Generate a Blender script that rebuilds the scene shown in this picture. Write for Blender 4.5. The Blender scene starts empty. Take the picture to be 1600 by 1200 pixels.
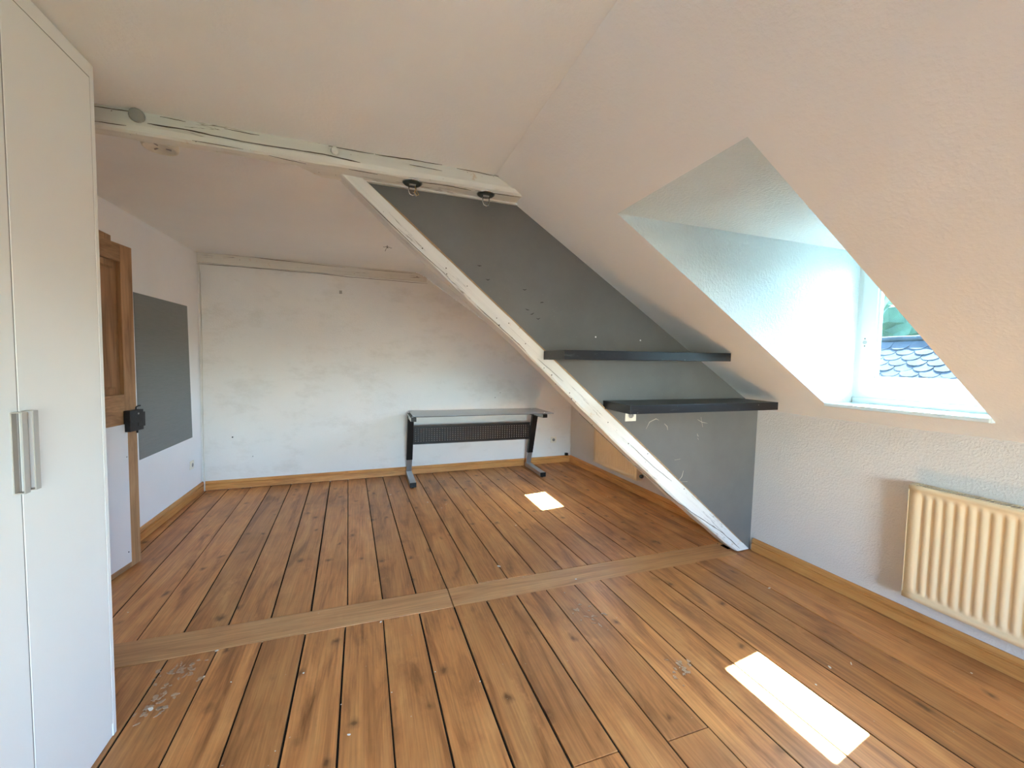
import bpy, bmesh, math, random
from mathutils import Vector, Matrix
random.seed(7)
scene = bpy.context.scene
COL = scene.collection

# ------------------------------------------------------------------ camera
CAM_H, YAW, PITCH, ROLL, FPX = 1.3809, 0.3388, -0.0535, 0.0173, 639.4
fw = Vector((math.sin(YAW)*math.cos(PITCH), math.cos(YAW)*math.cos(PITCH), math.sin(PITCH)))
rt = Vector((math.cos(YAW), -math.sin(YAW), 0))
up = rt.cross(fw)
r2 = rt*math.cos(ROLL) + up*math.sin(ROLL)
u2 = -rt*math.sin(ROLL) + up*math.cos(ROLL)
cam_d = bpy.data.cameras.new('camera')
cam_d.sensor_fit = 'HORIZONTAL'; cam_d.sensor_width = 36; cam_d.lens = FPX/1600*36
cam_d.clip_start = .02; cam_d.clip_end = 500
cam = bpy.data.objects.new('camera', cam_d)
M4 = Matrix((r2, u2, -fw)).transposed().to_4x4(); M4.translation = Vector((0, 0, CAM_H))
cam.matrix_world = M4
COL.objects.link(cam); scene.camera = cam

# ------------------------------------------------------------------ sky, sun, exposure
SUN_DIR = Vector((-.66, -.10, -1.0)).normalized()
world = bpy.data.worlds.new('sky_world'); scene.world = world; world.use_nodes = True
wn = world.node_tree; wn.nodes.clear()
wo = wn.nodes.new('ShaderNodeOutputWorld'); wb = wn.nodes.new('ShaderNodeBackground')
sk = wn.nodes.new('ShaderNodeTexSky'); sk.sky_type = 'NISHITA'; sk.sun_disc = False
sk.sun_elevation = math.asin(-SUN_DIR.z); sk.sun_rotation = math.atan2(-SUN_DIR.x, -SUN_DIR.y)
sk.air_density = 1.0; sk.dust_density = 1.0; sk.ozone_density = 1.0
wb.inputs['Strength'].default_value = 6.5
wt = wn.nodes.new('ShaderNodeMixRGB'); wt.blend_type = 'MULTIPLY'; wt.inputs[0].default_value = 1.0; wt.inputs[2].default_value = (.93, .985, 1.06, 1)
wn.links.new(sk.outputs[0], wt.inputs[1]); wn.links.new(wt.outputs[0], wb.inputs['Color']); wn.links.new(wb.outputs[0], wo.inputs[0])
sun_d = bpy.data.lights.new('sun', 'SUN'); sun_d.energy = 215.0; sun_d.angle = math.radians(.53); sun_d.color = (1.0, .985, .965)
sun = bpy.data.objects.new('sun', sun_d); sun.rotation_euler = SUN_DIR.to_track_quat('-Z', 'Y').to_euler(); sun.location = (12, 3, 16)
COL.objects.link(sun)
vs = scene.view_settings
vs.view_transform = 'Standard'; vs.look = 'None'; vs.gamma = 1.0; vs.use_curve_mapping = False
vs.exposure = 1.30
scene.cycles.max_bounces = 12; scene.cycles.diffuse_bounces = 9; scene.cycles.glossy_bounces = 4
scene.cycles.transparent_max_bounces = 16; scene.cycles.adaptive_threshold = .025

# ------------------------------------------------------------------ helpers
def tag(o, label=None, cat=None, group=None, kind=None):
    if label: o['label'] = label
    if cat: o['category'] = cat
    if group: o['group'] = group
    if kind: o['kind'] = kind
    return o

def empty(name, loc=(0, 0, 0), rz=0):
    o = bpy.data.objects.new(name, None); o.empty_display_size = .1
    o.location = loc; o.rotation_euler = (0, 0, rz); COL.objects.link(o); return o

class MB:
    def __init__(s): s.v = []; s.f = []; s.sm = []
    def add(s, vs_, fs, smooth=False):
        n = len(s.v); s.v += [tuple(v) for v in vs_]
        for f in fs: s.f.append(tuple(i+n for i in f)); s.sm.append(smooth)
        return s
    def box(s, a, b):
        x0, y0, z0 = a; x1, y1, z1 = b
        return s.hexa([(x0,y0,z0),(x1,y0,z0),(x1,y1,z0),(x0,y1,z0)], [(x0,y0,z1),(x1,y0,z1),(x1,y1,z1),(x0,y1,z1)])
    def hexa(s, bot, top):
        return s.add(list(bot)+list(top), [(3,2,1,0),(4,5,6,7),(0,1,5,4),(1,2,6,5),(2,3,7,6),(3,0,4,7)])
    def quad(s, *p): return s.add(p, [tuple(range(len(p)))])
    def loft(s, rings, closed=True, caps=True, smooth=False):
        n = len(rings[0]); vs_ = [p for r in rings for p in r]; fs = []
        for i in range(len(rings)-1):
            for j in range(n if closed else n-1):
                k = (j+1) % n
                fs.append((i*n+j, i*n+k, (i+1)*n+k, (i+1)*n+j))
        s.add(vs_, fs, smooth)
        if caps and closed:
            s.add(rings[0], [tuple(range(n))[::-1]]); s.add(rings[-1], [tuple(range(n))])
        return s
    def tube(s, pts, r, n=8, closed=False):
        pts = [Vector(p) for p in pts]; rings = []
        rr = r if isinstance(r, (list, tuple)) else [r]*len(pts)
        for i, p in enumerate(pts):
            if closed: t = pts[(i+1) % len(pts)] - pts[i-1]
            else: t = pts[min(i+1, len(pts)-1)] - pts[max(i-1, 0)]
            q = t.to_track_quat('Z', 'Y')
            rings.append([p + q @ Vector((math.cos(a)*rr[i], math.sin(a)*rr[i], 0)) for a in [2*math.pi*k/n for k in range(n)]])
        if closed: rings.append(rings[0])
        return s.loft(rings, caps=not closed, smooth=True)
    def lathe(s, prof, c, axis=(0, 0, 1), n=24):
        q = Vector(axis).to_track_quat('Z', 'Y'); c = Vector(c)
        rings = [[c + q @ Vector((math.cos(2*math.pi*k/n)*r, math.sin(2*math.pi*k/n)*r, h)) for k in range(n)] for r, h in prof]
        return s.loft(rings, smooth=True)
    def build(s, name, mat, parent=None, bevel=0, recalc=True, label=None):
        me = bpy.data.meshes.new(name); me.from_pydata(s.v, [], s.f)
        me.polygons.foreach_set('use_smooth', s.sm)
        if recalc:
            bm = bmesh.new(); bm.from_mesh(me)
            bmesh.ops.remove_doubles(bm, verts=bm.verts, dist=1e-6) if not any(s.sm) else None
            bmesh.ops.recalc_face_normals(bm, faces=bm.faces); bm.to_mesh(me); bm.free()
        me.materials.append(M[mat] if isinstance(mat, str) else mat)
        o = bpy.data.objects.new(name, me); COL.objects.link(o)
        if parent is not None: o.parent = parent
        if bevel:
            b = o.modifiers.new('bevel', 'BEVEL'); b.width = bevel; b.segments = 2; b.limit_method = 'ANGLE'
        if label: o['label'] = label
        return o

def copy_tree(o, parent=None):
    c = o.copy(); COL.objects.link(c); c.parent = parent
    for ch in list(o.children): copy_tree(ch, c)
    return c

# ------------------------------------------------------------------ materials
M = {}
class NT:
    def __init__(s, name):
        m = bpy.data.materials.new(name); m.use_nodes = True; s.m = m; s.t = m.node_tree
        s.b = s.t.nodes['Principled BSDF']; M[name] = m
    def n(s, typ, **kw):
        nd = s.t.nodes.new('ShaderNode'+typ)
        for k, v in kw.items():
            if hasattr(nd, k) and not isinstance(getattr(type(nd), k, None), property) and k not in ('inputs',):
                setattr(nd, k, v)
        return nd
    def l(s, a, b): s.t.links.new(a, b)
    def pos(s, scale=(1, 1, 1), rnd=0.0, obj=False):
        if obj: p = s.n('TexCoord').outputs['Object']
        else: p = s.n('NewGeometry').outputs['Position']
        if rnd:
            oi = s.n('ObjectInfo'); cb = s.n('CombineXYZ'); mm = s.n('Math', operation='MULTIPLY'); mm.inputs[1].default_value = rnd
            s.l(oi.outputs['Random'], mm.inputs[0])
            for i in range(3): s.l(mm.outputs[0], cb.inputs[i])
            ad = s.n('VectorMath', operation='ADD'); s.l(p, ad.inputs[0]); s.l(cb.outputs[0], ad.inputs[1]); p = ad.outputs[0]
        mu = s.n('VectorMath', operation='MULTIPLY'); s.l(p, mu.inputs[0]); mu.inputs[1].default_value = scale
        return mu.outputs[0]
    def noise(s, vec, scale, detail=4, rough=.55, dist=0.0):
        nd = s.n('TexNoise'); nd.inputs['Scale'].default_value = scale; nd.inputs['Detail'].default_value = detail
        nd.inputs['Roughness'].default_value = rough; nd.inputs['Distortion'].default_value = dist
        s.l(vec, nd.inputs['Vector']); return nd.outputs['Fac']
    def ramp(s, fac, stops):
        r = s.n('ValToRGB'); e = r.color_ramp.elements
        while len(e) < len(stops): e.new(.5)
        for k, (p, c) in enumerate(stops):
            e[k].position = p; e[k].color = (c, c, c, 1) if isinstance(c, (int, float)) else (*c, 1)
        s.l(fac, r.inputs[0]); return r.outputs['Color']
    def mix(s, fac, a, b, mode='MIX'):
        x = s.n('MixRGB', blend_type=mode)
        for sock, v in zip(x.inputs, (fac, a, b)):
            if hasattr(v, 'is_linked'): s.l(v, sock)
            elif isinstance(v, (int, float)): sock.default_value = v if sock.type == 'VALUE' else (v, v, v, 1)
            else: sock.default_value = (*v, 1)
        return x.outputs[0]
    def bump(s, h, strength, dist=.01):
        b = s.n('Bump'); b.inputs['Strength'].default_value = strength; b.inputs['Distance'].default_value = dist
        s.l(h, b.inputs['Height']); s.l(b.outputs[0], s.b.inputs['Normal'])
    def set(s, col=None, rough=None, metal=None, spec=None):
        for k, v in (('Base Color', col), ('Roughness', rough), ('Metallic', metal), ('Specular IOR Level', spec)):
            if v is None: continue
            if hasattr(v, 'is_linked'): s.l(v, s.b.inputs[k])
            else: s.b.inputs[k].default_value = (*v, 1) if isinstance(v, tuple) else v
        return s

def plain(name, col, rough=.5, metal=0, spec=.5, var=.06, scale=8):
    t = NT(name); f = t.noise(t.pos(), scale, 3)
    c = t.mix(t.ramp(f, [(.3, 0), (.7, 1)]), tuple(x*(1-var) for x in col), tuple(min(1, x*(1+var)) for x in col))
    t.set(c, rough, metal, spec); return t

def plaster(name, col, bump=.35, scale=95, dirt=.0, gloss=.85):
    t = NT(name); p = t.pos()
    f = t.noise(p, 1.7, 5, .6)
    c = t.mix(t.ramp(f, [(.35, 0), (.7, 1)]), tuple(x*.955 for x in col), col)
    if dirt:
        g = t.ramp(t.noise(t.pos((1.3, 1.3, 2.5)), 2.2, 6, .7), [(.52, 0), (.78, dirt)])
        c = t.mix(g, c, (.42, .39, .33))
    t.set(c, gloss, 0, .35)
    h = t.mix(.45, t.ramp(t.noise(p, scale, 3, .6), [(.42, 0), (.68, 1)]), t.noise(p, 14, 3))
    t.bump(h, bump, .006); return t
plaster('plaster_white', (.83, .81, .775))
plaster('plaster_ceiling', (.82, .825, .82), .16, 70, 0, .6)
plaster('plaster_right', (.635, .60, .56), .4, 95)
plaster('plaster_back', (.80, .795, .775), .25, 110, .32)
plaster('plaster_dormer', (.58, .63, .625), .7, 75)  # white lining greyed and tinted cyan to hold down the daylight
plaster('plaster_left', (.87, .87, .88), .12, 110)

t = NT('grey_paint'); p = t.pos()
c = t.mix(t.ramp(t.noise(p, 2.3, 5, .65), [(.35, 0), (.7, 1)]), (.122, .116, .105), (.152, .144, .131))
sp = t.ramp(t.noise(p, 120, 2), [(.74, 0), (.78, 1)])
c = t.mix(sp, c, (.28, .27, .25)); t.set(c, .5, 0, .5); t.bump(t.noise(p, 110, 3), .12, .004)
t = NT('chalk_grey'); p = t.pos()
c = t.mix(t.noise(t.pos((3, 3, 60)), 3, 4, .7), (.15, .16, .16), (.23, .24, .235))
t.set(c, .62, 0, .4); t.bump(t.noise(p, 160, 2), .08, .003)

def wood(name, axis, dark, mid, light, rough=.38, rnd=37.0, wear=0.0, gs=1.0, spec=.45, knot=1.0, fine_amt=.3, flat=False):
    t = NT(name)
    sc = {'x': (1.3, 9, 9), 'y': (9, 1.3, 9), 'z': (9, 9, 1.3)}[axis]
    sc2 = {'x': (2.0, 9, 9), 'y': (9, 2.0, 9), 'z': (9, 9, 2.0)}[axis]
    fine = {'x': (3, 120, 120), 'y': (120, 3, 120), 'z': (120, 120, 3)}[axis]
    g = t.noise(t.pos(tuple(a*gs for a in sc), rnd), 1.0, 6, .62, 1.1)
    c = t.ramp(g, [(.28, dark), (.47, mid), (.72, light)])
    ff = t.noise(t.pos(fine, rnd), 1.0, 3)
    c = t.mix(fine_amt, c, t.ramp(ff, [(.3, .25), (.7, .9)]), 'OVERLAY')
    # knots
    vo = t.n('TexVoronoi'); vo.inputs['Scale'].default_value = 1.0; vo.inputs['Randomness'].default_value = 1.0
    if flat: vo.voronoi_dimensions = '2D'
    dsv = t.n('VectorMath', operation='MULTIPLY_ADD'); nz = t.n('TexNoise'); nz.inputs['Scale'].default_value = 4
    pk = t.pos((4.6, 3.4, 1) if flat else tuple(a*.42 for a in sc2), rnd); t.l(pk, nz.inputs['Vector'])
    t.l(nz.outputs['Color'], dsv.inputs[0]); dsv.inputs[1].default_value = (.25, .25, .25); t.l(pk, dsv.inputs[2]); t.l(dsv.outputs[0], vo.inputs['Vector'])
    kn = t.ramp(vo.outputs['Distance'], [(.03, knot*.75), (.06, knot*.4), (.13, 0)])
    if flat:
        kn = t.mix(1.0, kn, t.ramp(t.noise(t.pos((1, 1, 1), rnd), 2.5, 2), [(.46, 0), (.54, 1)]), 'MULTIPLY')
    c = t.mix(kn, c, tuple(x*.38 for x in dark))
    oi = t.n('ObjectInfo'); hv = t.n('HueSaturation')
    vv = t.n('MapRange'); vv.inputs['To Min'].default_value = .84; vv.inputs['To Max'].default_value = 1.14
    t.l(oi.outputs['Random'], vv.inputs['Value']); t.l(vv.outputs[0], hv.inputs['Value']); t.l(c, hv.inputs['Color']); c = hv.outputs[0]
    if wear:
        w1 = t.ramp(t.noise(t.pos(), 1.6, 6, .65), [(.5, 0), (.75, wear)])
        c = t.mix(w1, c, tuple(x*.45 for x in mid))
        w2 = t.ramp(t.noise(t.pos((1.8, 1, 1)), 3.0, 5, .7), [(.6, 0), (.8, wear*.8)])
        c = t.mix(w2, c, tuple(min(1, x*1.5+.02) for x in light))
        s1 = t.ramp(t.noise(t.pos(), 42, 2, .5), [(.765, 0), (.775, .55)])
        c = t.mix(s1, c, (.62, .56, .47))
        s2 = t.ramp(t.noise(t.pos((60, 7, 7)), 1.2, 3, .6), [(.73, 0), (.77, .55)])
        c = t.mix(s2, c, tuple(x*.35 for x in dark))
    t.set(c, None, 0, spec)
    rr = t.n('MapRange'); rr.inputs['To Min'].default_value = rough-.06; rr.inputs['To Max'].default_value = rough+.14
    t.l(t.noise(t.pos(), 5, 4), rr.inputs['Value']); t.l(rr.outputs[0], t.b.inputs['Roughness'])
    t.bump(t.mix(.5, g, ff), .12, .002); return t
wood('floor_wood', 'y', (.205, .074, .021), (.475, .196, .062), (.62, .295, .102), .36, wear=.6, flat=True)
wood('strip_wood', 'x', (.37, .175, .068), (.50, .255, .102), (.58, .32, .14), .45, wear=.3, knot=.8)
wood('skirting_y', 'y', (.42, .165, .042), (.58, .255, .070), (.66, .32, .10), .38, gs=1.6, knot=.3)
wood('skirting_x', 'x', (.42, .165, .042), (.58, .255, .070), (.66, .32, .10), .38, gs=1.6, knot=.3)
wood('pine_door', 'z', (.21, .105, .045), (.33, .18, .083), (.43, .255, .125), .5, gs=1.2)
wood('pine_rail', 'y', (.21, .105, .045), (.33, .18, .083), (.43, .255, .125), .5, gs=1.2)

def painted_timber(name, axis, col, cracks):
    t = NT(name)
    sc = {'x': (.7, 16, 16), 's': (5, 5, 5)}[axis]
    p = t.pos(sc, obj=(axis == 's')) if axis == 'x' else t.pos((.7, 16, 16), obj=True)
    g = t.noise(p, 1.0, 5, .6, .6)
    c = t.mix(t.ramp(g, [(.35, 0), (.65, 1)]), tuple(x*.90 for x in col), col)
    cr = t.ramp(g, [(.478, 0), (.4845, 1), (.4875, 1), (.494, 0)])
    msk = t.ramp(t.noise(t.pos(), 3.0, 3), [(.5, 0), (.6, 1)])
    f = t.mix(1.0, cr, msk, 'MULTIPLY'); f2 = t.mix(1.0, f, cracks, 'MULTIPLY')
    c = t.mix(f2, c, (.16, .12, .085))
    s1 = t.ramp(t.noise(t.pos(), 60, 2), [(.745, 0), (.765, .85)])
    c = t.mix(s1, c, (.10, .075, .05))
    ch = t.ramp(t.noise(t.pos((1, 1, 1)), 11, 5, .7), [(.64, 0), (.69, .7)])
    c = t.mix(ch, c, (.60, .46, .33))
    t.set(c, .7, 0, .35)
    t.bump(t.mix(.5, g, t.noise(t.pos(), 40, 3)), .35, .006); return t
painted_timber('beam_white', 'x', (.71, .695, .635), .9)
painted_timber('strut_white', 's', (.72, .69, .64), .8)

plain('melamine_white', (.80, .80, .765), .38, 0, .45, .01, 3)
plain('board_white', (.78, .77, .78), .4, 0, .4, .02, 3)
plain('handle_grey', (.40, .385, .355), .45, .0, .4, .03)
plain('gap_dark', (.03, .025, .02), .9, 0, .1)
plain('black_metal', (.008, .0075, .008), .45, 0, .3, .2)
plain('iron_black', (.022, .022, .025), .5, .4, .5, .3, 40)
plain('silver_metal', (.42, .42, .42), .38, .85, .5, .05)
plain('chrome', (.72, .72, .71), .18, 1, .5, .03)
plain('plastic_cream', (.78, .74, .64), .4, 0, .5, .03)
plain('detector_cream', (.72, .68, .58), .45, 0, .4, .06, 30)
plain('plastic_white', (.80, .79, .76), .4, 0, .5, .03)
plain('plastic_grey', (.30, .29, .27), .5, 0, .4, .1)
plain('radiator_cream', (.66, .525, .335), .30, 0, .5, .02, 4)
plain('window_white', (.58, .62, .60), .35, 0, .45, .02, 5)  # white frame paint greyed and tinted to hold down the daylight
plain('cable_white', (.72, .70, .65), .5, 0, .4, .05)
plain('paint_spot', (.78, .74, .66), .6, 0, .3, .08, 60)
plain('lamp_dark', (.05, .055, .045), .35, .5, .5, .3, 60)
plain('brass', (.60, .43, .16), .3, 1, .5, .05)
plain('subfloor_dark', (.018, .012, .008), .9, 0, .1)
plain('slate', (.020, .0225, .024), .85, 0, .04, .35, 3)
plain('house_wall', (.62, .58, .50), .9, 0, .2, .06)
plain('grass', (.03, .05, .02), .95, 0, .1, .4, .4)
plain('leaf_green', (.040, .065, .030), .8, 0, .2, .5, 1.2)
plain('leaf_dark', (.018, .036, .018), .8, 0, .2, .5, 1.2)
plain('bark', (.10, .07, .045), .9, 0, .1, .3, 6)
# black shelf, scuffed
t = NT('shelf_black'); p = t.pos()
sc_ = t.ramp(t.noise(t.pos((1.5, 7, 7)), 4.5, 6, .75), [(.58, 0), (.72, .30)])
c = t.mix(sc_, (.007, .007, .009), (.16, .16, .16))
s1 = t.ramp(t.noise(p, 70, 2), [(.76, 0), (.775, .8)])
t.set(t.mix(s1, c, (.5, .5, .47)), .33, 0, .38)
# smoked glass top
t = NT('smoked_glass'); t.set((.10, .105, .105), .12, 0, .6)
# window glass: clear, and dormer panes tinted to hold down the daylight; fresnel-like reflection
def glass(name, tint):
    t = NT(name); tr = t.n('BsdfTransparent'); tr.inputs[0].default_value = (*tint, 1)
    gl = t.n('BsdfGlossy'); gl.inputs['Roughness'].default_value = .01
    lw = t.n('LayerWeight'); lw.inputs['Blend'].default_value = .5; pw = t.n('Math', operation='POWER'); pw.inputs[1].default_value = 5.0
    ma = t.n('Math', operation='MULTIPLY_ADD'); ma.inputs[1].default_value = .9; ma.inputs[2].default_value = .03; mx = t.n('MixShader')
    t.l(lw.outputs['Facing'], pw.inputs[0]); t.l(pw.outputs[0], ma.inputs[0])
    t.l(ma.outputs[0], mx.inputs[0]); t.l(tr.outputs[0], mx.inputs[1]); t.l(gl.outputs[0], mx.inputs[2])
    t.l(mx.outputs[0], t.t.nodes['Material Output'].inputs['Surface'])
glass('clear_glass', (.97, .98, .975))
glass('dimming_glass', (.69, .765, .775))
glass('dimming_glass_dark', (.60, .685, .70))  # tinted darker still, to dim the nearer dormer

# ------------------------------------------------------------------ room shell
XL, H0, HB = -1.611, 2.361, 2.421
YFRONT = -3.0
def xr(y): return 2.725 - .0184*(y-2.195)
def yb(x): return 4.971 + .106*(x+1.611)/4.283
def hk(y): return H0 if y < 2.15 else H0 + (HB-H0)*(y-2.15)/2.87
def xk(y): return .636 if y < 2.15 else .636 - .058*(y-2.15)/2.87
ZK = 1.062
def S(y, tt): return Vector((xk(y)+(xr(y)-xk(y))*tt, y, hk(y)+(ZK-hk(y))*tt))
def sx(x, y): return (x-xk(y))/(xr(y)-xk(y))
YBR, YBK, YBL = yb(2.672), yb(.58), yb(XL)
XWIN = 2.81
DORMERS = [(.980, 1.672), (3.53, 4.222)]
XB, XS = 1.093, 2.566

# ceiling (flat) and the roof slope with dormer holes
m = MB(); rows = [(YFRONT, YFRONT), (2.15, 2.15), (YBL, YBK)]
pts = [[(XL, a, hk(b)), (xk(b), b, hk(b))] for a, b in rows]
for i in range(2): m.quad(pts[i][0], pts[i][1], pts[i+1][1], pts[i+1][0])
tag(m.build('ceiling', 'plaster_ceiling'), kind='structure')
m = MB(); cuts = sorted([YFRONT, 2.15, YBR] + [v for d in DORMERS for v in d])
for a, b in zip(cuts[:-1], cuts[1:]):
    mid = (a+b)/2
    hole = any(d[0] < mid < d[1] for d in DORMERS)
    b2 = YBK if b == YBR else b
    if not hole:
        m.quad(S(a, 0), S(a, 1), S(b, 1), S(b2, 0))
    else:
        m.quad(S(a, 0), S(a, sx(XB, a)), S(b, sx(XB, b)), S(b, 0))
        m.quad(S(a, sx(XS, a)), S(a, 1), S(b, 1), S(b, sx(XS, b)))
tag(m.build('ceiling_slope', 'plaster_ceiling'), kind='structure')
# walls
m = MB(); m.quad((XL, YBL, -.03), (2.672, YBR, -.03), (xr(YBR), YBR, ZK), (.578, YBK, HB), (XL, YBL, HB)); tag(m.build('wall_back', 'plaster_back'), kind='structure')
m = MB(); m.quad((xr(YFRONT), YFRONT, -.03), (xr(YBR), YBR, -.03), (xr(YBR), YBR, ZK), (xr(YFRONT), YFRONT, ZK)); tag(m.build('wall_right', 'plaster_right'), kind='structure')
DY0, DY1, DZ = 2.56, 3.40, 2.09
m = MB()
m.quad((XL, YFRONT, -.03), (XL, DY0, -.03), (XL, DY0, HB+.03), (XL, YFRONT, HB+.03))
m.quad((XL, DY0, DZ), (XL, DY1, DZ), (XL, DY1, HB+.03), (XL, DY0, HB+.03))
m.quad((XL, DY1, -.03), (XL, YBL, -.03), (XL, YBL, HB+.03), (XL, DY1, HB+.03))
m.quad((XL-.25, DY0, 0), (XL-.25, DY1, 0), (XL-.25, DY1, DZ), (XL-.25, DY0, DZ))   # closed back of the door recess
m.quad((XL, DY0, 0), (XL-.25, DY0, 0), (XL-.25, DY0, DZ), (XL, DY0, DZ))
m.quad((XL, DY1, 0), (XL-.25, DY1, 0), (XL-.25, DY1, DZ), (XL, DY1, DZ))
m.quad((XL, DY0, DZ), (XL-.25, DY0, DZ), (XL-.25, DY1, DZ), (XL, DY1, DZ))
tag(m.build('wall_left', 'plaster_left'), kind='structure')
# gable wall behind the camera with an added, unseen window for fill light
GX0, GX1, GZ0, GZ1 = -.30, 1.50, .62, 1.74
m = MB(); Y_ = YFRONT
m.quad((XL, Y_, 0), (GX0, Y_, 0), (GX0, Y_, H0+.01), (XL, Y_, H0+.01)); m.quad((GX0, Y_, 0), (GX1, Y_, 0), (GX1, Y_, GZ0), (GX0, Y_, GZ0))
m.quad((GX0, Y_, GZ1), (GX1, Y_, GZ1), (GX1, Y_, S(Y_, sx(GX1, Y_)).z+.01), (.636, Y_, H0+.01), (GX0, Y_, H0+.01)); m.quad((GX1, Y_, 0), (xr(Y_), Y_, 0), (xr(Y_), Y_, ZK), (GX1, Y_, S(Y_, sx(GX1, Y_)).z+.01))
for a, b in (((GX0, GZ0), (GX1, GZ0)), ((GX1, GZ0), (GX1, GZ1)), ((GX1, GZ1), (GX0, GZ1)), ((GX0, GZ1), (GX0, GZ0))):
    m.quad((a[0], Y_, a[1]), (b[0], Y_, b[1]), (b[0], Y_-.2, b[1]), (a[0], Y_-.2, a[1]))
tag(m.build('wall_front', 'plaster_white'), kind='structure')
gw = tag(empty('window_3', (0, YFRONT-.12, GZ0)), kind='structure'); gref = Vector((0, YFRONT-.12, GZ0))
def gbar(boxes, name, mat, par=gw):
    mm = MB()
    for a, b in boxes: mm.box(a, b)
    mm.v = [tuple(Vector(v)-gref) for v in mm.v]; return mm.build(name, mat, par)
gy0, gy1, gmid = YFRONT-.15, YFRONT-.09, (GX0+GX1)/2
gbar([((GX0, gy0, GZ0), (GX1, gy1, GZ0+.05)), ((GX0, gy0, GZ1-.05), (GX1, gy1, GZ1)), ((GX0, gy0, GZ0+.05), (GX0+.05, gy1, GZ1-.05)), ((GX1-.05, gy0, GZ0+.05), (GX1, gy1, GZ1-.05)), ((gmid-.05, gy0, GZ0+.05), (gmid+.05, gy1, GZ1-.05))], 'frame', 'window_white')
for a, b in ((GX0+.05, gmid-.05), (gmid+.05, GX1-.05)):
    gbar([((a, gy0+.028, GZ0+.05), (b, gy0+.032, GZ1-.05))], 'pane', 'clear_glass')
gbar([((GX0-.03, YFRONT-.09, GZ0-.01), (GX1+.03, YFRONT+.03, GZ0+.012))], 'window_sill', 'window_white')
pd = bpy.data.lights.new('window_portal', 'AREA'); pd.shape = 'RECTANGLE'; pd.size = GX1-GX0; pd.size_y = GZ1-GZ0; pd.cycles.is_portal = True
po = bpy.data.objects.new('window_portal', pd); po.location = (gmid, YFRONT-.19, (GZ0+GZ1)/2); po.rotation_euler = (math.radians(90), 0, 0); COL.objects.link(po)

# dormers: lining, window, sill
def dormer(n, y0, y1):
    zb = S(y0, sx(XB, y0)).z; zb1 = S(y1, sx(XB, y1)).z
    m = MB()
    xo = XWIN+.10; zs = 1.150
    for y in (y0, y1):
        b = S(y, sx(XB, y)); c_ = S(y, sx(XS, y))
        m.quad(b, (xo, y, b.z), (xo, y, zs), (XS, y, zs), c_) if c_.z > zs+.002 else m.quad(b, (xo, y, b.z), (xo, y, zs), c_)
    m.quad((XB, y0, zb), (XB, y1, zb1), (xo, y1, zb1), (xo, y0, zb))
    m.quad((XS, y0, zs), (XS, y1, zs), (xo, y1, zs), (xo, y0, zs))
    m.quad((XS, y0, zs), (XS, y1, zs), S(y1, sx(XS, y1)), S(y0, sx(XS, y0)))
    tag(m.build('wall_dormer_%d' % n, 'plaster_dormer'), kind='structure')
    w = tag(empty('window_%d' % n, (XWIN, (y0+y1)/2, 1.16)), kind='structure')
    o = -Vector((XWIN, (y0+y1)/2, 1.16))
    def mk(f, name, mat, par=w, bev=.002):
        mm = MB(); f(mm); mm.v = [tuple(Vector(v)+o) for v in mm.v]; return mm.build(name, mat, par, bev)
    zt = min(zb, zb1)
    def ring(mm, xa, xb_, ya, yb_, za, zb_, l, r, bt, tp):
        mm.box((xa, ya, za), (xb_, yb_, za+bt)); mm.box((xa, ya, zb_-tp), (xb_, yb_, zb_))
        mm.box((xa, ya, za+bt), (xb_, ya+r, zb_-tp)); mm.box((xa, yb_-l, za+bt), (xb_, yb_, zb_-tp))
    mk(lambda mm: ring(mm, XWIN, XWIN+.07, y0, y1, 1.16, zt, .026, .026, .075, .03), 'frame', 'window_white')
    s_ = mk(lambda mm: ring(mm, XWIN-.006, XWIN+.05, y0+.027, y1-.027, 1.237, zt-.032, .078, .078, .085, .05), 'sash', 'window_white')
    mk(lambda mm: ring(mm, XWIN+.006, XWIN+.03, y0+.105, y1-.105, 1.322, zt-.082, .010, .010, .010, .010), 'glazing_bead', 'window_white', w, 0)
    mk(lambda mm: mm.box((XWIN+.012, y0+.10, 1.318), (XWIN+.016, y1-.10, zt-.08)), 'pane', 'dimming_glass_dark' if n == 1 else 'dimming_glass', w, 0)
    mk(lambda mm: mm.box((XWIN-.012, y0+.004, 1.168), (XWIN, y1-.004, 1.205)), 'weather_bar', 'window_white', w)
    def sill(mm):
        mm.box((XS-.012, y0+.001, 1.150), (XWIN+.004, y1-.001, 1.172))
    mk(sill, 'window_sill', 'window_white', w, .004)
    # empty bore of the missing handle with its two screw holes
    yy = y1-.052
    h = mk(lambda mm: mm.lathe([(.011, 0), (.011, .0015)], (XWIN-.006, yy, 1.535), (-1, 0, 0), 16), 'handle_bore', 'plastic_grey', w, 0)
    for dz in (-.022, .022):
        mk(lambda mm: mm.lathe([(.0035, 0), (.0035, .0015)], (XWIN-.006, yy, 1.535+dz), (-1, 0, 0), 10), 'screw_hole', 'gap_dark', w, 0)
    # portal that guides sky sampling through the pane
    pd = bpy.data.lights.new('window_portal', 'AREA'); pd.shape = 'RECTANGLE'; pd.size = zt-1.3; pd.size_y = y1-y0-.2
    pd.cycles.is_portal = True
    po = bpy.data.objects.new('window_portal', pd); po.location = (XWIN+.09, (y0+y1)/2, (1.3+zt)/2); po.rotation_euler = (0, math.radians(90), 0)
    COL.objects.link(po)
for i, (a, b) in enumerate(DORMERS): dormer(i+1, a, b)

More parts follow.
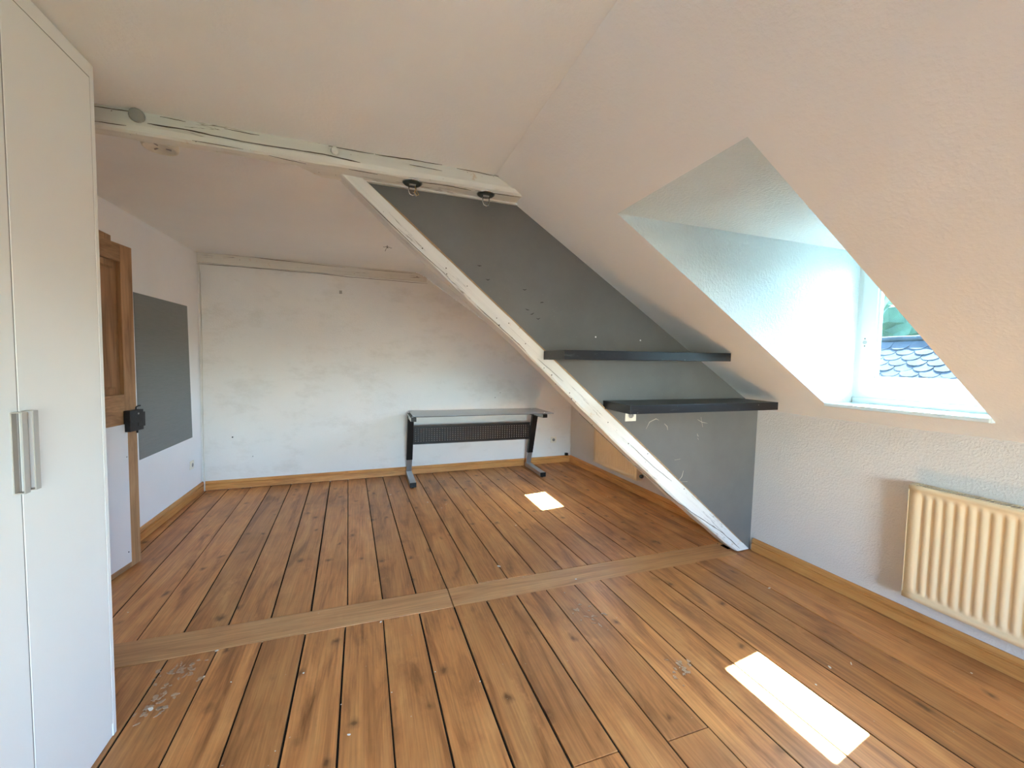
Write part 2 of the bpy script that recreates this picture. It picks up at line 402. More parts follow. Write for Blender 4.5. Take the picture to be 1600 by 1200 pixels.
# ------------------------------------------------------------------ floor
floor = MB().box((XL-.25, YFRONT, -.06), (2.83, 5.2, -.022)).build('floor', 'subfloor_dark'); tag(floor, kind='structure')
YS0, YS1 = 2.212, 2.405
def plank(xa0, xb0, ya, xa1, xb1, yb0, yb1, name='plank', mat='floor_wood', ya2=None, g=.0030):
    """board from (xa0..xb0, ya) to (xa1..xb1, yb)"""
    ya2 = ya if ya2 is None else ya2
    z = random.uniform(-.0012, .0012)
    gl = g*random.uniform(.85, 1.7); gr = g*random.uniform(.85, 1.7)
    mm = MB().hexa([(xa0+gl, ya, -.022), (xb0-gr, ya2, -.022), (xb1-gr, yb1, -.022), (xa1+gl, yb0, -.022)],
                   [(xa0+gl, ya, z), (xb0-gr, ya2, z), (xb1-gr, yb1, z), (xa1+gl, yb0, z)])
    return mm.build(name, mat, floor, .0018)
farx = [-1.65, -1.455, -1.262, -1.062, -.874, -.683, -.488, -.296, -.110, .078, .267, .452, .645, .840, 1.033, 1.228, 1.422, 1.617, 1.815, 2.008, 2.200, 2.385, 2.575, 2.74]
for a, b in zip(farx[:-1], farx[1:]):
    sh = lambda x: x - (.122 - .042*(x+1.3)/3.9)
    a1, b1 = sh(a), sh(b)
    if a < -1.6: a1 = a
    if b > 2.7: b1 = 2.70
    plank(a, b, YS1+.001, a1, b1, yb(a1)+.01, yb(b1)+.01)
nearx = [-1.65, -1.437, -1.245, -1.055, -.864, -.674, -.488, -.299, -.112, .075, .263, .456, .645, .831, 1.021, 1.213, 1.400, 1.591, 1.777, 1.975, 2.165, 2.359, 2.558, 2.81]
butts = {.645: 1.176, 1.021: 1.152, -.488: .2, .075: -.6, 1.591: -.3, 1.975: .35, -1.055: .6}
for a, b in zip(nearx[:-1], nearx[1:]):
    sk_ = .018
    def xx(x, y): return x + sk_*(YS0-y)/.8*.6
    def seg(y0, y1): plank(xx(a, y0), xx(b, y0), y0, xx(a, y1), xx(b, y1), y1, y1)
    top = YS0-.001
    if a > 2.5: top = 2.30
    if a in butts:
        seg(YFRONT, butts[a]-.0015); seg(butts[a]+.0015, top)
    else: seg(YFRONT, top)
# dark strips painting the shade in the joints between the boards
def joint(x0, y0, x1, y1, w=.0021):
    MB().hexa([(x0-w, y0, -.02), (x0+w, y0, -.02), (x1+w, y1, -.02), (x1-w, y1, -.02)], [(x0-w, y0, -.0032), (x0+w, y0, -.0032), (x1+w, y1, -.0032), (x1-w, y1, -.0032)]).build('joint_shade', 'subfloor_dark', floor)
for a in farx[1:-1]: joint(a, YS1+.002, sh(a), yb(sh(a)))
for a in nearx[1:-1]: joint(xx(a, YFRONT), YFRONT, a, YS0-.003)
# the cross board over the old wall line, in two lengths
plank(-1.60, .452, YS0+.006, -1.60, .452, YS1, YS1-.002, 'cross_board', 'strip_wood', YS0-.004, .0012)
plank(.455, 2.56, YS0-.004, .455, 2.56, YS1-.002, YS1-.002, 'cross_board', 'strip_wood', YS0-.004, .0012)
# paint drops and chips left on the boards
def blob(x, y, rx, ry, n=11, z=.0016, irr=.35, name='paint_spot', mat='paint_spot', ang=0):
    pts = []
    for k in range(n):
        q = 2*math.pi*k/n; r_ = 1+random.uniform(-irr, irr)
        px, py = math.cos(q)*rx*r_, math.sin(q)*ry*r_
        pts.append((x+px*math.cos(ang)-py*math.sin(ang), y+px*math.sin(ang)+py*math.cos(ang)))
    mm = MB().loft([[(px, py, z-.0012) for px, py in pts], [(px, py, z) for px, py in pts]])
    return mm.build(name, mat, floor)
def floor_at(px, py):
    d = fw + r2*((px-800)/FPX) - u2*((py-600)/FPX); k = -CAM_H/d.z
    return d.x*k, d.y*k
for px, py, rx, ry in [(235,1108,.016,.011),(338,1017,.008,.012),(319,1057,.006,.006),(361,1066,.006,.004),(474,1052,.006,.007),(612,1082,.004,.004),
        (533,1101,.004,.003),(430,1174,.004,.003),(806,821,.012,.009),(741,733,.004,.004),(697,788,.006,.012),(668,785,.012,.010),(690,794,.010,.006),(907,776,.006,.005),(949,776,.008,.006),
        (1202,919,.016,.008),(1297,1043,.014,.010),(1518,1052,.008,.006),(1275,1070,.007,.005),(900,905,.010,.012),(780,885,.020,.012),(560,752,.006,.004),(610,773,.025,.006),
        (595,972,.007,.010),(1024,776,.006,.005),(200,957,.006,.003),(1330,1037,.004,.020),(545,1148,.010,.006),(680,1050,.004,.005),(750,1065,.006,.004),(575,810,.003,.006)]:
    x_, y_ = floor_at(px, py); blob(x_, y_, rx*.62, ry*.62, ang=random.uniform(0, 3))
plain('dried_plaster', (.46, .31, .20), .8, 0, .2, .2, 90)
for px, py, rx, ry, k in [(690,752,.05,.04,26),(275,1050,.055,.03,28),(250,1095,.03,.05,22),(1068,1048,.035,.03,16),(920,960,.05,.08,16),(770,810,.05,.10,12)]:
    x_, y_ = floor_at(px, py)
    for i in range(k):
        blob(x_+random.gauss(0, rx), y_+random.gauss(0, ry), random.uniform(.003, .016), random.uniform(.003, .010), 10, .0013, .55, 'plaster_smear', 'dried_plaster', random.uniform(0, 3))

# skirting boards
def skirting(name, p0, p1, nrm, mat, h=.098):
    p0, p1, nv = Vector(p0), Vector(p1), Vector(nrm)
    prof = [(0, .005), (.021, .005), (.021, h-.036), (.013, h-.033), (.013, h-.029), (.0185, h-.025), (.0185, h-.020), (.012, h-.011), (.007, h), (0, h)]
    rings = [[p + nv*d + Vector((0, 0, z)) for d, z in prof] for p in (p0, p1)]
    return tag(MB().loft(rings).build(name, mat), kind='structure')
skirting('baseboard_left', (XL, 3.46, 0), (XL, YBL-.001, 0), (1, 0, 0), 'skirting_y')
skirting('baseboard_back', (XL+.021, YBL+.0003, 0), (2.672-.021, YBR-.0008, 0), (.0247, -1, 0), 'skirting_x')
skirting('baseboard_right', (xr(2.33), 2.33, 0), (xr(YBR), YBR-.001, 0), (-1, 0, 0), 'skirting_y')
skirting('baseboard_near', (xr(YFRONT), YFRONT, 0), (xr(2.222), 2.222, 0), (-1, 0, 0), 'skirting_y')

# ------------------------------------------------------------------ old timber frame: beam, strut, grey infill wall
def rag(v, a): return v + random.uniform(-a, a)
rings = []
N = 26
for k in range(N+1):
    x = XL + .002 + (.80-XL)*k/N
    back = 2.168 if x < -.25 else 2.168 + min(1, (x+.25)/.3)*.047
    zb_ = rag(2.271, .0015); yf = rag(2.100, .001)
    top = 2.364
    cut = max(0, (x-.60)/.20)      # the end runs under the roof slope
    zt_ = top if x < .63 else S(2.1, sx(x, 2.1)).z + .004
    rings.append([(x, rag(2.110, .002), zt_), (x, yf-.003, 2.30), (x, yf+.002, zb_+.008), (x, yf+.012, zb_), (x, back, rag(2.271, .002)), (x, back+.012, 2.300) if x < -.25 else (x, 2.27, 2.275), (x, back+.03, 2.364) if x < -.25 else (x, 2.27, max(zt_, 2.29))])
beam = MB().loft(rings).build('ceiling_beam', 'beam_white')
tag(beam, 'long white painted old timber beam with cracks running under the ceiling', 'beam')
# round tenon peg ends on the beam
def dowel(px, y, z, r, col, name, label, cat, l=.012):
    o = MB().lathe([(r, 0), (r, l*.7), (r*.8, l), (.001, l)], (0, 0, 0), (0, -1, -.25), 16).build(name, col)
    o.location = (px, y, z); tag(o, label, cat, 'peg ends on the ceiling beam'); return o
pg = dowel(-.868, 2.098, 2.338, .026, 'plastic_grey', 'beam_peg', 'round dark grey peg end on the ceiling beam above the smoke detector base', 'peg', .016)
dowel(-.142, 2.098, 2.333, .016, 'beam_white', 'beam_peg', 'small white painted peg end on the ceiling beam near the strut', 'peg', .022)

# strut
A_up, B_up = Vector((-.008, 2.19, 2.262)), Vector((2.700, 2.238, .010))
A_lo, B_lo = Vector((-.088, 2.19, 2.262)), Vector((2.580, 2.238, .010))
def px_line(a, b, k): return a.lerp(b, k)
# measured bows of the two edges
def up_pt(k): return px_line(A_up, B_up, k)+Vector((0, 0, .012*math.sin(math.pi*k)))
RIDGE = [(-.200, 2.345), (-.087, 2.243), (.203, 1.983), (.545, 1.694), (.85, 1.440), (1.10, 1.217), (1.468, .891), (1.989, .448), (2.535, .022)]   # surveyed lower edge
def lo_pt(k):
    y = 2.19+.048*k; x = -.09+(2.535+.09)*k
    for (xa, za), (xb_, zb_) in zip(RIDGE[:-1], RIDGE[1:]):
        if x <= xb_+1e-6: break
    z = za+(zb_-za)*(x-xa)/(xb_-xa); q_ = y/2.2
    return Vector((x*q_, y, max(.008, CAM_H+(z-CAM_H)*q_)))
rings = []
for k in range(-1, 25):
    q = k/24; u_, l_ = up_pt(q), lo_pt(q)
    j = [Vector((rag(0, .0025), rag(0, .0025), rag(0, .0025))) for _ in range(6)]
    dy = Vector((0, .105 - (.0 if q < .8 else .0), 0)); dd = (u_-l_)
    rings.append([u_+j[0]+Vector((0,.006,0)), u_-dd*.08+j[1], l_+dd*.10+j[2], l_+j[3]+Vector((0,.010,0)), l_+dy+j[4], u_+dy+j[5]])
m = MB().loft(rings)
sd = (B_up-A_up).normalized(); q = sd.to_track_quat('X', 'Y')
bs = (B_lo+B_up)/2
inv = q.to_matrix().transposed()
m.v = [tuple(inv @ (Vector(v)-bs)) for v in m.v]
strut = m.build('diagonal_strut', 'strut_white'); strut.rotation_euler = q.to_euler(); strut.location = bs
tag(strut, 'white painted diagonal timber strut descending from the ceiling beam to the floor', 'beam')

# cracks, holes and bare edges of the old timber
def at_y(px, py, y):
    d = fw + r2*((px-800)/FPX) - u2*((py-600)/FPX); k = y/d.y
    return Vector((d.x*k, y, CAM_H+d.z*k))
def strip(pts, w, name, mat, parent, th=.002):
    rr_ = []
    for i, p_ in enumerate(pts):
        d = (pts[min(i+1, len(pts)-1)]-pts[max(i-1, 0)]).normalized(); nn = Vector((-d.z, 0, d.x)).normalized()*w*(.25 if i in (0, len(pts)-1) else random.uniform(.6, 1.2))
        rr_.append([p_+nn, p_-nn, p_-nn+Vector((0, th, 0)), p_+nn+Vector((0, th, 0))])
    o_ = MB().loft(rr_).build(name, mat, parent); o_.matrix_parent_inverse = parent.matrix_world.inverted() if parent else Matrix(); return o_
plain('crack_dark', (.10, .075, .055), .9, 0, .1)
plain('bare_wood', (.36, .23, .13), .8, 0, .2, .2, 30)
def dense(pts, n=4, j=.8):
    out_ = []
    for (a, b), (c_, d) in zip(pts[:-1], pts[1:]):
        for i in range(n): out_.append((a+(c_-a)*i/n+random.uniform(-j, j)*.4, b+(d-b)*i/n+random.uniform(-j, j)*.5))
    return out_+[pts[-1]]
for w_, pts in [(.0020, [(230,192.5),(290,202.5),(330,211),(397,224),(460,234),(505,241),(563,254)]), (.0011, [(146,165.5),(205,174)]), (.0010, [(250,182),(290,190)]), (.0010, [(350,201),(405,211)]),
        (.0012, [(146,189),(197,196)]), (.0014, [(513,228),(584,240.5)]), (.0018, [(586,241),(640,249),(691,257.5)]), (.0014, [(714,263),(779,275.5)]), (.0012, [(545,264),(590,272.5)]),
        (.0010, [(640,257),(691,267)]), (.0014, [(655,284),(700,290),(736,297.5)]), (.0012, [(743,298),(812,308)]), (.0010, [(300,219),(380,233)]), (.0009, [(420,243),(478,256)])]:
    strip([at_y(a, b, 2.0945) for a, b in dense(pts)], w_, 'crack', 'crack_dark', beam)
bpy.context.view_layer.update()
strut_y = lambda z: 2.19 + .048*(2.262-z)/2.252
def on_strut(px, py, off=-.004):
    y = 2.2
    for _ in range(4): y = strut_y(at_y(px, py, y).z)+off
    return at_y(px, py, y)
for w_, pts in [(.0022, [(905,646),(960,698),(1010,743),(1060,786),(1100,813),(1129,832),(1156,857)]), (.0012, [(560,300),(640,378),(700,432)]), (.0012, [(745,478),(800,527),(822,549)]), (.0011, [(985,695),(1022,730),(1050,752)]), (.0010, [(840,560),(880,596)])]:
    strip([on_strut(a, b) for a, b in dense(pts)], w_, 'crack', 'crack_dark', strut)
strip([up_pt(k/40)+Vector((0, -.0015, -.001)) for k in range(1, 40)], .0042, 'bare_edge', 'bare_wood', strut, .006)
for px, py in [(660,388),(697,419),(698,428),(730,447),(795,505),(821,537),(800,528),(850,575),(862,586),(890,614),(893,623),(899,628),(925,664),(950,660),(982,693),(1012,709),(1069,764),(776,497),(780,508),(868,600)]:
    o_ = MB().lathe([(random.uniform(.0025, .0045), 0), (.0025, .002)], on_strut(px, py, -.002), (0, -1, 0), 8).build('nail_hole', 'crack_dark', strut); o_.matrix_parent_inverse = strut.matrix_world.inverted()

# grey infill wall between strut, beam and roof slope
def yd(z): return 2.252 - .030*z/2.27
def PW(x, z, off=0): return Vector((x, yd(z)+off, z))
poly = [(-.03, 2.272), (.775, 2.272)]
for k in range(0, 9): 
    xk_ = .78 + (2.72-.78)*k/8; poly.append((xk_, S(2.2, sx(xk_, 2.2)).z))
poly += [(2.724, .0), (2.66, .0)]
for k in range(22, 1, -2):
    c_ = (up_pt(k/24)+lo_pt(k/24))/2; poly.append((c_.x, c_.z))
m = MB().loft([[PW(x, z) for x, z in poly], [PW(x, z, .085) for x, z in poly]])
wp = m.build('wall_partition', 'grey_paint'); tag(wp, kind='structure')
# thin trim strip under the beam on top of the grey wall
tag(MB().box((-.03, 2.205, 2.262), (.79, 2.224, 2.272)).build('trim_1', 'beam_white'), kind='structure')
# scratches in the grey paint
def ribbon(pts, w, name, mat, parent, off=-.0012):
    mm = MB(); L = []; R_ = []
    for i, (x, z) in enumerate(pts):
        x2, z2 = pts[min(i+1, len(pts)-1)]; x1, z1 = pts[max(i-1, 0)]
        d = Vector((x2-x1, 0, z2-z1)).normalized(); nn = Vector((-d.z, 0, d.x))*w*(.3 if i in (0, len(pts)-1) else 1)
        c_ = PW(x, z, off); L.append(c_+nn); R_.append(c_-nn)
    mm.loft([[L[i], R_[i], R_[i]+Vector((0, .001, 0)), L[i]+Vector((0, .001, 0))] for i in range(len(L))])
    return mm.build(name, mat, parent)
plain('scratch_tan', (.50, .44, .36), .8, 0, .2, .1)
for pts in ([(1.735, .955), (1.76, 1.0), (1.81, 1.02), (1.835, 1.01)], [(1.88, .985), (1.905, .965), (1.91, .94)], [(2.16, 1.005), (2.20, .985), (2.25, .975)], [(2.19, 1.02), (2.21, .95)],
            [(2.02, .58), (2.05, .61), (2.06, .65)], [(2.0, .575), (2.1, .57)], [(1.98, .73), (2.03, .735)], [(2.17, .875), (2.18, .86)], [(2.165, .905), (2.17, .89), (2.18, .885)]):
    ribbon(pts, .0022, 'scratch_mark', 'scratch_tan', wp)
for x, z in [(1.33, 1.545), (1.66, 1.535)]:
    o = MB().lathe([(.005, 0), (.005, .002), (.002, .003)], PW(x, z), (0, -1, 0), 10).build('screw_plug', 'plastic_white', wp)
for x, z in [(.44, 1.88), (.57, 1.91), (.46, 1.79), (.62, 1.84), (.84, 1.80), (.95, 1.73), (.86, 1.69), (.89, 1.66), (.93, 1.64)]:
    ribbon([(x, z), (x+.012, z+random.uniform(-.006, .006)), (x+.024, z+random.uniform(-.01, .01))], .0022, 'paint_crack', 'gap_dark', wp)

# back-wall tie beam along the top of the wall
rings = []
for k in range(17):
    x = XL+.002 + (.66-XL)*k/16; y = yb(x)
    zt_ = hk(y)+.002 if x < .57 else S(y, sx(x, y)).z+.002
    rings.append([(x, y-.022+rag(0, .003), zt_), (x, y-.022+rag(0, .002), rag(2.322, .003)), (x, y+.01, 2.318), (x, y+.01, zt_)])
bb = MB().loft(rings).build('wall_beam', 'beam_white'); tag(bb, 'cracked white painted timber along the top of the back wall', 'beam')

for w_, pts in [(.0022, [(305,393),(370,399),(440,407),(540,418)]), (.0022, [(305,411.5),(400,419),(490,427),(560,434),(668,443)]), (.0015, [(560,419.5),(645,427)])]:
    strip([at_y(a, b, 4.955+.0247*(at_y(a, b, 5).x+1.611)-.009) for a, b in dense(pts)], w_, 'crack', 'crack_dark', bb)

# ------------------------------------------------------------------ door in the left wall
door = tag(empty('door_1', (XL, 2.58, 0)), kind='structure')
def dbuild(mm, name, mat, par, bev=0, ref=None):
    b = ref or Vector((0, 0, 0)); mm.v = [tuple(Vector(v)-b) for v in mm.v]; return mm.build(name, mat, par, bev)
dref = Vector((XL, 2.58, 0))
dbuild(MB().box((XL-.02, 3.385, 0), (XL+.022, 3.452, 2.165)), 'casing', 'pine_door', door, .003, dref)
dbuild(MB().box((XL-.02, 2.50, 0), (XL+.022, 2.57, 2.165)), 'casing', 'pine_door', door, .003, dref)
dbuild(MB().box((XL-.02, 2.57, 2.09), (XL+.022, 3.385, 2.165)), 'casing_head', 'pine_rail', door, .003, dref)
leaf = bpy.data.objects.new('door_leaf', None); COL.objects.link(leaf); leaf.parent = door
ang = math.radians(-8.6)
leaf.location = (.015, 0, 0); leaf.rotation_euler = (0, 0, ang)
LW, LT = .787, .038       # leaf runs along local +y, face on +x
ly = lambda v: v
def lb(a, b, name, mat, bev=.002): return MB().box(a, b).build(name, mat, leaf, bev)
lb((0, LW-.102, .006), (LT, LW, 2.072), 'stile', 'pine_door')
lb((0, 0, .006), (LT, .102, 2.072), 'stile', 'pine_door')
lb((0, .102, 1.962), (LT, LW-.102, 2.072), 'top_rail', 'pine_rail')
lb((0, .102, .93), (LT, LW-.102, 1.135), 'lock_rail', 'pine_rail')
lb((0, .102, .006), (LT, LW-.102, .19), 'bottom_rail', 'pine_rail')
pn = MB(); ya, yb_, za, zb_ = .102, LW-.102, 1.135, 1.962
pn.box((.006, ya, za), (.016, yb_, zb_))
pn.loft([[(.016, ya+.035, za+.035), (.016, yb_-.035, za+.035), (.016, yb_-.035, zb_-.035), (.016, ya+.035, zb_-.035)],
         [(.028, ya+.052, za+.052), (.028, yb_-.052, za+.052), (.028, yb_-.052, zb_-.052), (.028, ya+.052, zb_-.052)]])
pn.build('door_panel', 'pine_door', leaf)
MB().box((.008, .102, .19), (.02, LW-.102, .93)).build('door_panel', 'pine_door', leaf)
MB().box((LT, .04, .045), (LT+.006, LW-.094, .945)).build('cover_board', 'board_white', leaf, .001, label='white board screwed over the lower door half')
lock = MB().box((LT, LW-.118, .895), (LT+.038, LW+.004, 1.03)).build('rim_lock', 'iron_black', leaf, .003, label='black iron rim lock')
MB().box((LT+.004, LW+.004, .915), (LT+.032, LW+.030, 1.01)).build('lock_bolt', 'iron_black', lock, .002)
MB().tube([(LT+.02, LW-.035, 1.03), (LT+.02, LW-.035, 1.045), (LT+.024, LW-.025, 1.052), (LT+.030, LW-.012, 1.054)], .005, 8).build('latch_lever', 'iron_black', lock)
MB().lathe([(.006, 0), (.006, .016), (.003, .020)], (LT+.02, LW-.03, .895), (0, 0, -1), 10).build('latch_pin', 'iron_black', lock)
MB().lathe([(.006, 0), (.006, .002), (.002, .003)], (LT+.038, LW-.045, 1.005), (1, 0, 0), 10).build('screw', 'silver_metal', lock)
MB().box((LT+.0375, LW-.052, .925), (LT+.0385, LW-.046, .945)).build('keyhole', 'gap_dark', lock)
for z in (.25, 1.85):
    MB().tube([(LT+.004, -.004, z), (LT+.004, -.004, z+.10)], .009, 8).build('hinge', 'iron_black', leaf)
MB().tube([(LT+.006, LW-.106, .735), (LT+.014, LW-.122, .737)], .0022, 6).build('nail', 'iron_black', leaf)
MB().lathe([(.004, 0), (.004, .002)], (LT+.006, LW-.12, .12), (1, 0, 0), 8).build('screw', 'iron_black', leaf)

# dark rectangle of chalkboard paint on the left wall
o = MB().hexa([(XL+.0005, 3.765, .602), (XL+.0025, 3.765, .602), (XL+.0025, 4.742, .598), (XL+.0005, 4.742, .598)],
              [(XL+.0005, 3.752, 1.842), (XL+.0025, 3.752, 1.842), (XL+.0025, 4.690, 1.855), (XL+.0005, 4.690, 1.855)]).build('chalkboard_panel', 'chalk_grey')
tag(o, 'dark grey chalkboard rectangle on the white wall right of the pine door', 'chalkboard')

# ------------------------------------------------------------------ wardrobe
WX, WY0, WY1, WH = -.874, .330, 1.829, 2.352
ward = tag(empty('wardrobe', (WX-.30, (WY0+WY1)/2, 0)), 'tall white wardrobe with flat doors and grey bar handles reaching the ceiling', 'wardrobe')
wr = Vector((WX-.30, (WY0+WY1)/2, 0))
def wbx(a, b, name, mat='melamine_white', par=ward, bev=.0015, ref=wr): return dbuild(MB().box(a, b), name, mat, par, bev, ref)
XBK = WX-.60
for y in (WY0, WY1-.020): wbx((XBK, y, 0), (WX, y+.020, WH), 'side_panel')
wbx((XBK, WY0+.020, WH-.046), (WX, WY1-.020, WH), 'top_panel')
wbx((XBK, WY0+.020, .060), (WX-.03, WY1-.020, .078), 'bottom_panel')
wbx((WX-.02, WY0+.020, 0), (WX-.003, WY1-.020, .044), 'plinth')
wbx((XBK, WY0+.020, .078), (XBK+.006, WY1-.020, WH-.046), 'back_panel', bev=0)
wbx((WX-.032, WY0+.020, .078), (WX-.026, WY1-.020, WH-.046), 'seam_shade_sheet', 'gap_dark', bev=0)  # dark sheet behind the doors, painted shade for the seams
seams = [WY0+.020, .710, 1.080, 1.450, WY1-.020]
for y in seams: wbx((WX-.019, y-.0024, .047), (WX-.0012, y+.0024, WH-.0465), 'seam_shade', 'plastic_grey', bev=0)  # dark strips standing in for the shade in the door seams
wbx((WX-.019, WY0+.02, WH-.0496), (WX-.0012, WY1-.02, WH-.0460), 'seam_shade', 'plastic_grey', bev=0)
for k in range(4):
    a, b = seams[k], seams[k+1]
    d = wbx((WX-.020, a+.0024, .047), (WX, b-.0024, WH-.0497), 'door')
    # loop handle of flat strip at the meeting edge
    hy = b-.018 if k % 2 == 0 else a+.019
    hm = MB(); w_, p_, z0, z1, tk = .009, .0235, 1.012, 1.228, .0026
    if k in (0, 2): hy = b-.019
    hm.box((WX, hy-w_, z0), (WX+tk, hy+w_, z1)); hm.box((WX+p_-tk, hy-w_, z0), (WX+p_, hy+w_, z1))
    hm.box((WX+tk, hy-w_, z0), (WX+p_-tk, hy+w_, z0+tk)); hm.box((WX+tk, hy-w_, z1-tk), (WX+p_-tk, hy+w_, z1))
    dbuild(hm, 'handle', 'handle_grey', d, 0, wr)

# ------------------------------------------------------------------ shelves
def shelf(x0, x0b, x1, z0, tilt, label, yfr, th=.05):
    yw = yd(z0)-.0005
    o = MB().hexa([(x0, yfr, z0), (x1, yfr, z0+tilt), (x1, yw, z0+tilt), (x0b, yw, z0)],
                  [(x0, yfr, z0+th), (x1, yfr, z0+th+tilt), (x1, yw, z0+th+tilt), (x0b, yw, z0+th)])
    o.v = [tuple(Vector(v)-Vector((x0, yw, z0))) for v in o.v]
    ob = o.build('wall_shelf', 'shelf_black', None, .0015); ob.location = (x0, yw, z0)
    tag(ob, label, 'shelf', 'black floating shelves on the grey wall'); return ob
shelf(.957, .974, 2.078, 1.3985, .009, 'upper of the two thick black floating shelves on the grey wall', 1.907)
shelf(1.390, 1.400, 2.532, 1.0985, .0, 'lower black floating shelf with chalky scuffs on its top', 1.937)

# ------------------------------------------------------------------ sockets
def socket(name, loc, rz, label, tilt=0):
    e = empty('wall_socket', loc, rz); e.rotation_euler = (0, tilt, rz)     # local -y faces the room
    MB().box((-.041, -.009, -.041), (.041, 0, .041)).build('cover_plate', 'plastic_cream', e, .003)
    MB().lathe([(.0285, 0), (.0285, .0025), (.024, .003), (.0215, .001), (.001, .001)], (0, -.009, 0), (0, -1, 0), 24).build('socket_ring', 'plastic_cream', e)
    MB().lathe([(.0205, 0), (.0205, .0018), (.001, .0018)], (0, -.009, 0), (0, -1, 0), 24).build('socket_well', 'plastic_grey', e)
    for s in (-.0095, .0095):
        MB().lathe([(.0026, 0), (.0026, .0024)], (s, -.009, 0), (0, -1, 0), 8).build('pin_hole', 'gap_dark', e)
    return tag(e, label, 'socket', 'cream wall sockets')
socket('s', (XL, 4.705, .335), math.radians(90), 'cream wall socket on the white wall below the chalkboard rectangle')
socket('s', (2.405, yb(2.405), .325), math.radians(-1.4), 'cream wall socket low on the back wall right of the desk')
socket('s', (1.606, yd(1.05), 1.052), 0, 'cream wall socket tucked under the lower black shelf')

# small grey plate on the back wall
o = MB().box((-.014, -.004, -.018), (.014, 0, .018)).build('blank_plate', 'plastic_grey'); o.location = (-.287, yb(-.287), 2.128)
tag(o, 'tiny square grey plate high on the white back wall', 'wall plate')

# ------------------------------------------------------------------ radiators
def radiator(xw, y0, y1, z0, z1, label, valve_side, depth=.10):
    """panel radiator on the right wall; front face looks to -x"""
    ym = (y0+y1)/2; e = empty('radiator', (xw-depth/2, ym, z0)); ref = Vector((xw-depth/2, ym, z0))
    xf = xw-depth
    def bd(mm, name, mat='radiator_cream', bev=0, par=e): return dbuild(mm, name, mat, par, bev, ref)
    # pressed front panel with vertical flutes
    L = y1-y0; pitch = .040; n = int((L-.05)/pitch); st = y0+(L-n*pitch)/2
    prof = [(y0, 0)]
    for k in range(n):
        a = st+k*pitch
        prof += [(a+.002, 0), (a+.006, .0062), (a+.011, .0066), (a+.015, .0066), (a+.020, .0062), (a+.024, 0)]
    prof.append((y1, 0))
    za, zb_ = z0+.045, z1-.045
    rows = [(z0+.002, 0.0), (z0+.004, -.006), (z0+.026, -.006), (z0+.032, 0), (za, 0), (za+.018, 1), (zb_-.018, 1), (zb_, 0), (z1-.026, 0), (z1-.022, -.005), (z1-.004, -.005), (z1-.002, 0)]
    mm = MB(); rings = []
    for z, a in rows:
        rings.append([(xf+.010+(d*a if a > 0 else a), y, z) for y, d in prof])
    mm.loft(rings, closed=False, caps=False, smooth=True)
    fr_ = bd(mm, 'front_panel'); 
    so = fr_.modifiers.new('thick', 'SOLIDIFY'); so.thickness = .0015; so.offset = 1
    bd(MB().box((xf+.070, y0+.01, z0+.01), (xf+.082, y1-.01, z1-.02)), 'rear_panel')
    for y in (y0-.001, y1-.001):
        bd(MB().box((xf+.006, y, z0+.004), (xw-.020, y+.002, z1)), 'side_cover', bev=.0006)
    g = MB()
    g.box((xf+.006, y0, z1-.004), (xf+.018, y1, z1)); g.box((xw-.032, y0, z1-.004), (xw-.020, y1, z1))
    k = y0
    while k < y1-.006:
        g.box((xf+.018, k, z1-.004), (xw-.032, k+.005, z1-.001)); k += .016
    bd(g, 'top_grille')
    fins = MB(); k = y0+.02
    while k < y1-.02:
        fins.box((xf+.024, k, z0+.04), (xf+.068, k+.001, z1-.03)); k += .022
    bd(fins, 'convector_fins')
    for y in (y0+.18, y1-.18):
        bd(MB().box((xw-.022, y, z0+.08), (xw, y+.03, z1-.08)), 'wall_bracket')
    yv = y0 if valve_side < 0 else y1; s = valve_side
    v = MB().tube([(xw-.05, yv, z0+.045), (xw-.05, yv+s*.045, z0+.045)], .010, 10)
    v.tube([(xw-.05, yv+s*.040, z0+.045), (xw, yv+s*.040, z0+.045)], .0075, 10)
    bd(v, 'supply_pipe', 'cable_white')
    bd(MB().lathe([(.014, 0), (.020, .006), (.020, .030), (.017, .048), (.001, .050)], (xw-.055, yv+s*.040, z0+.055), (-.75, s*.55, .25), 14), 'valve_head', 'black_metal')
    return tag(e, label, 'radiator', 'cream panel radiators')
radiator(xr(1)-.004, .27, 1.288, .188, .785, 'cream ribbed radiator under the dormer window at the right', -1)
radiator(xr(4.315)-.002, 3.47, 4.315, .185, .77, 'cream ribbed radiator in the far corner seen below the diagonal strut', -1)

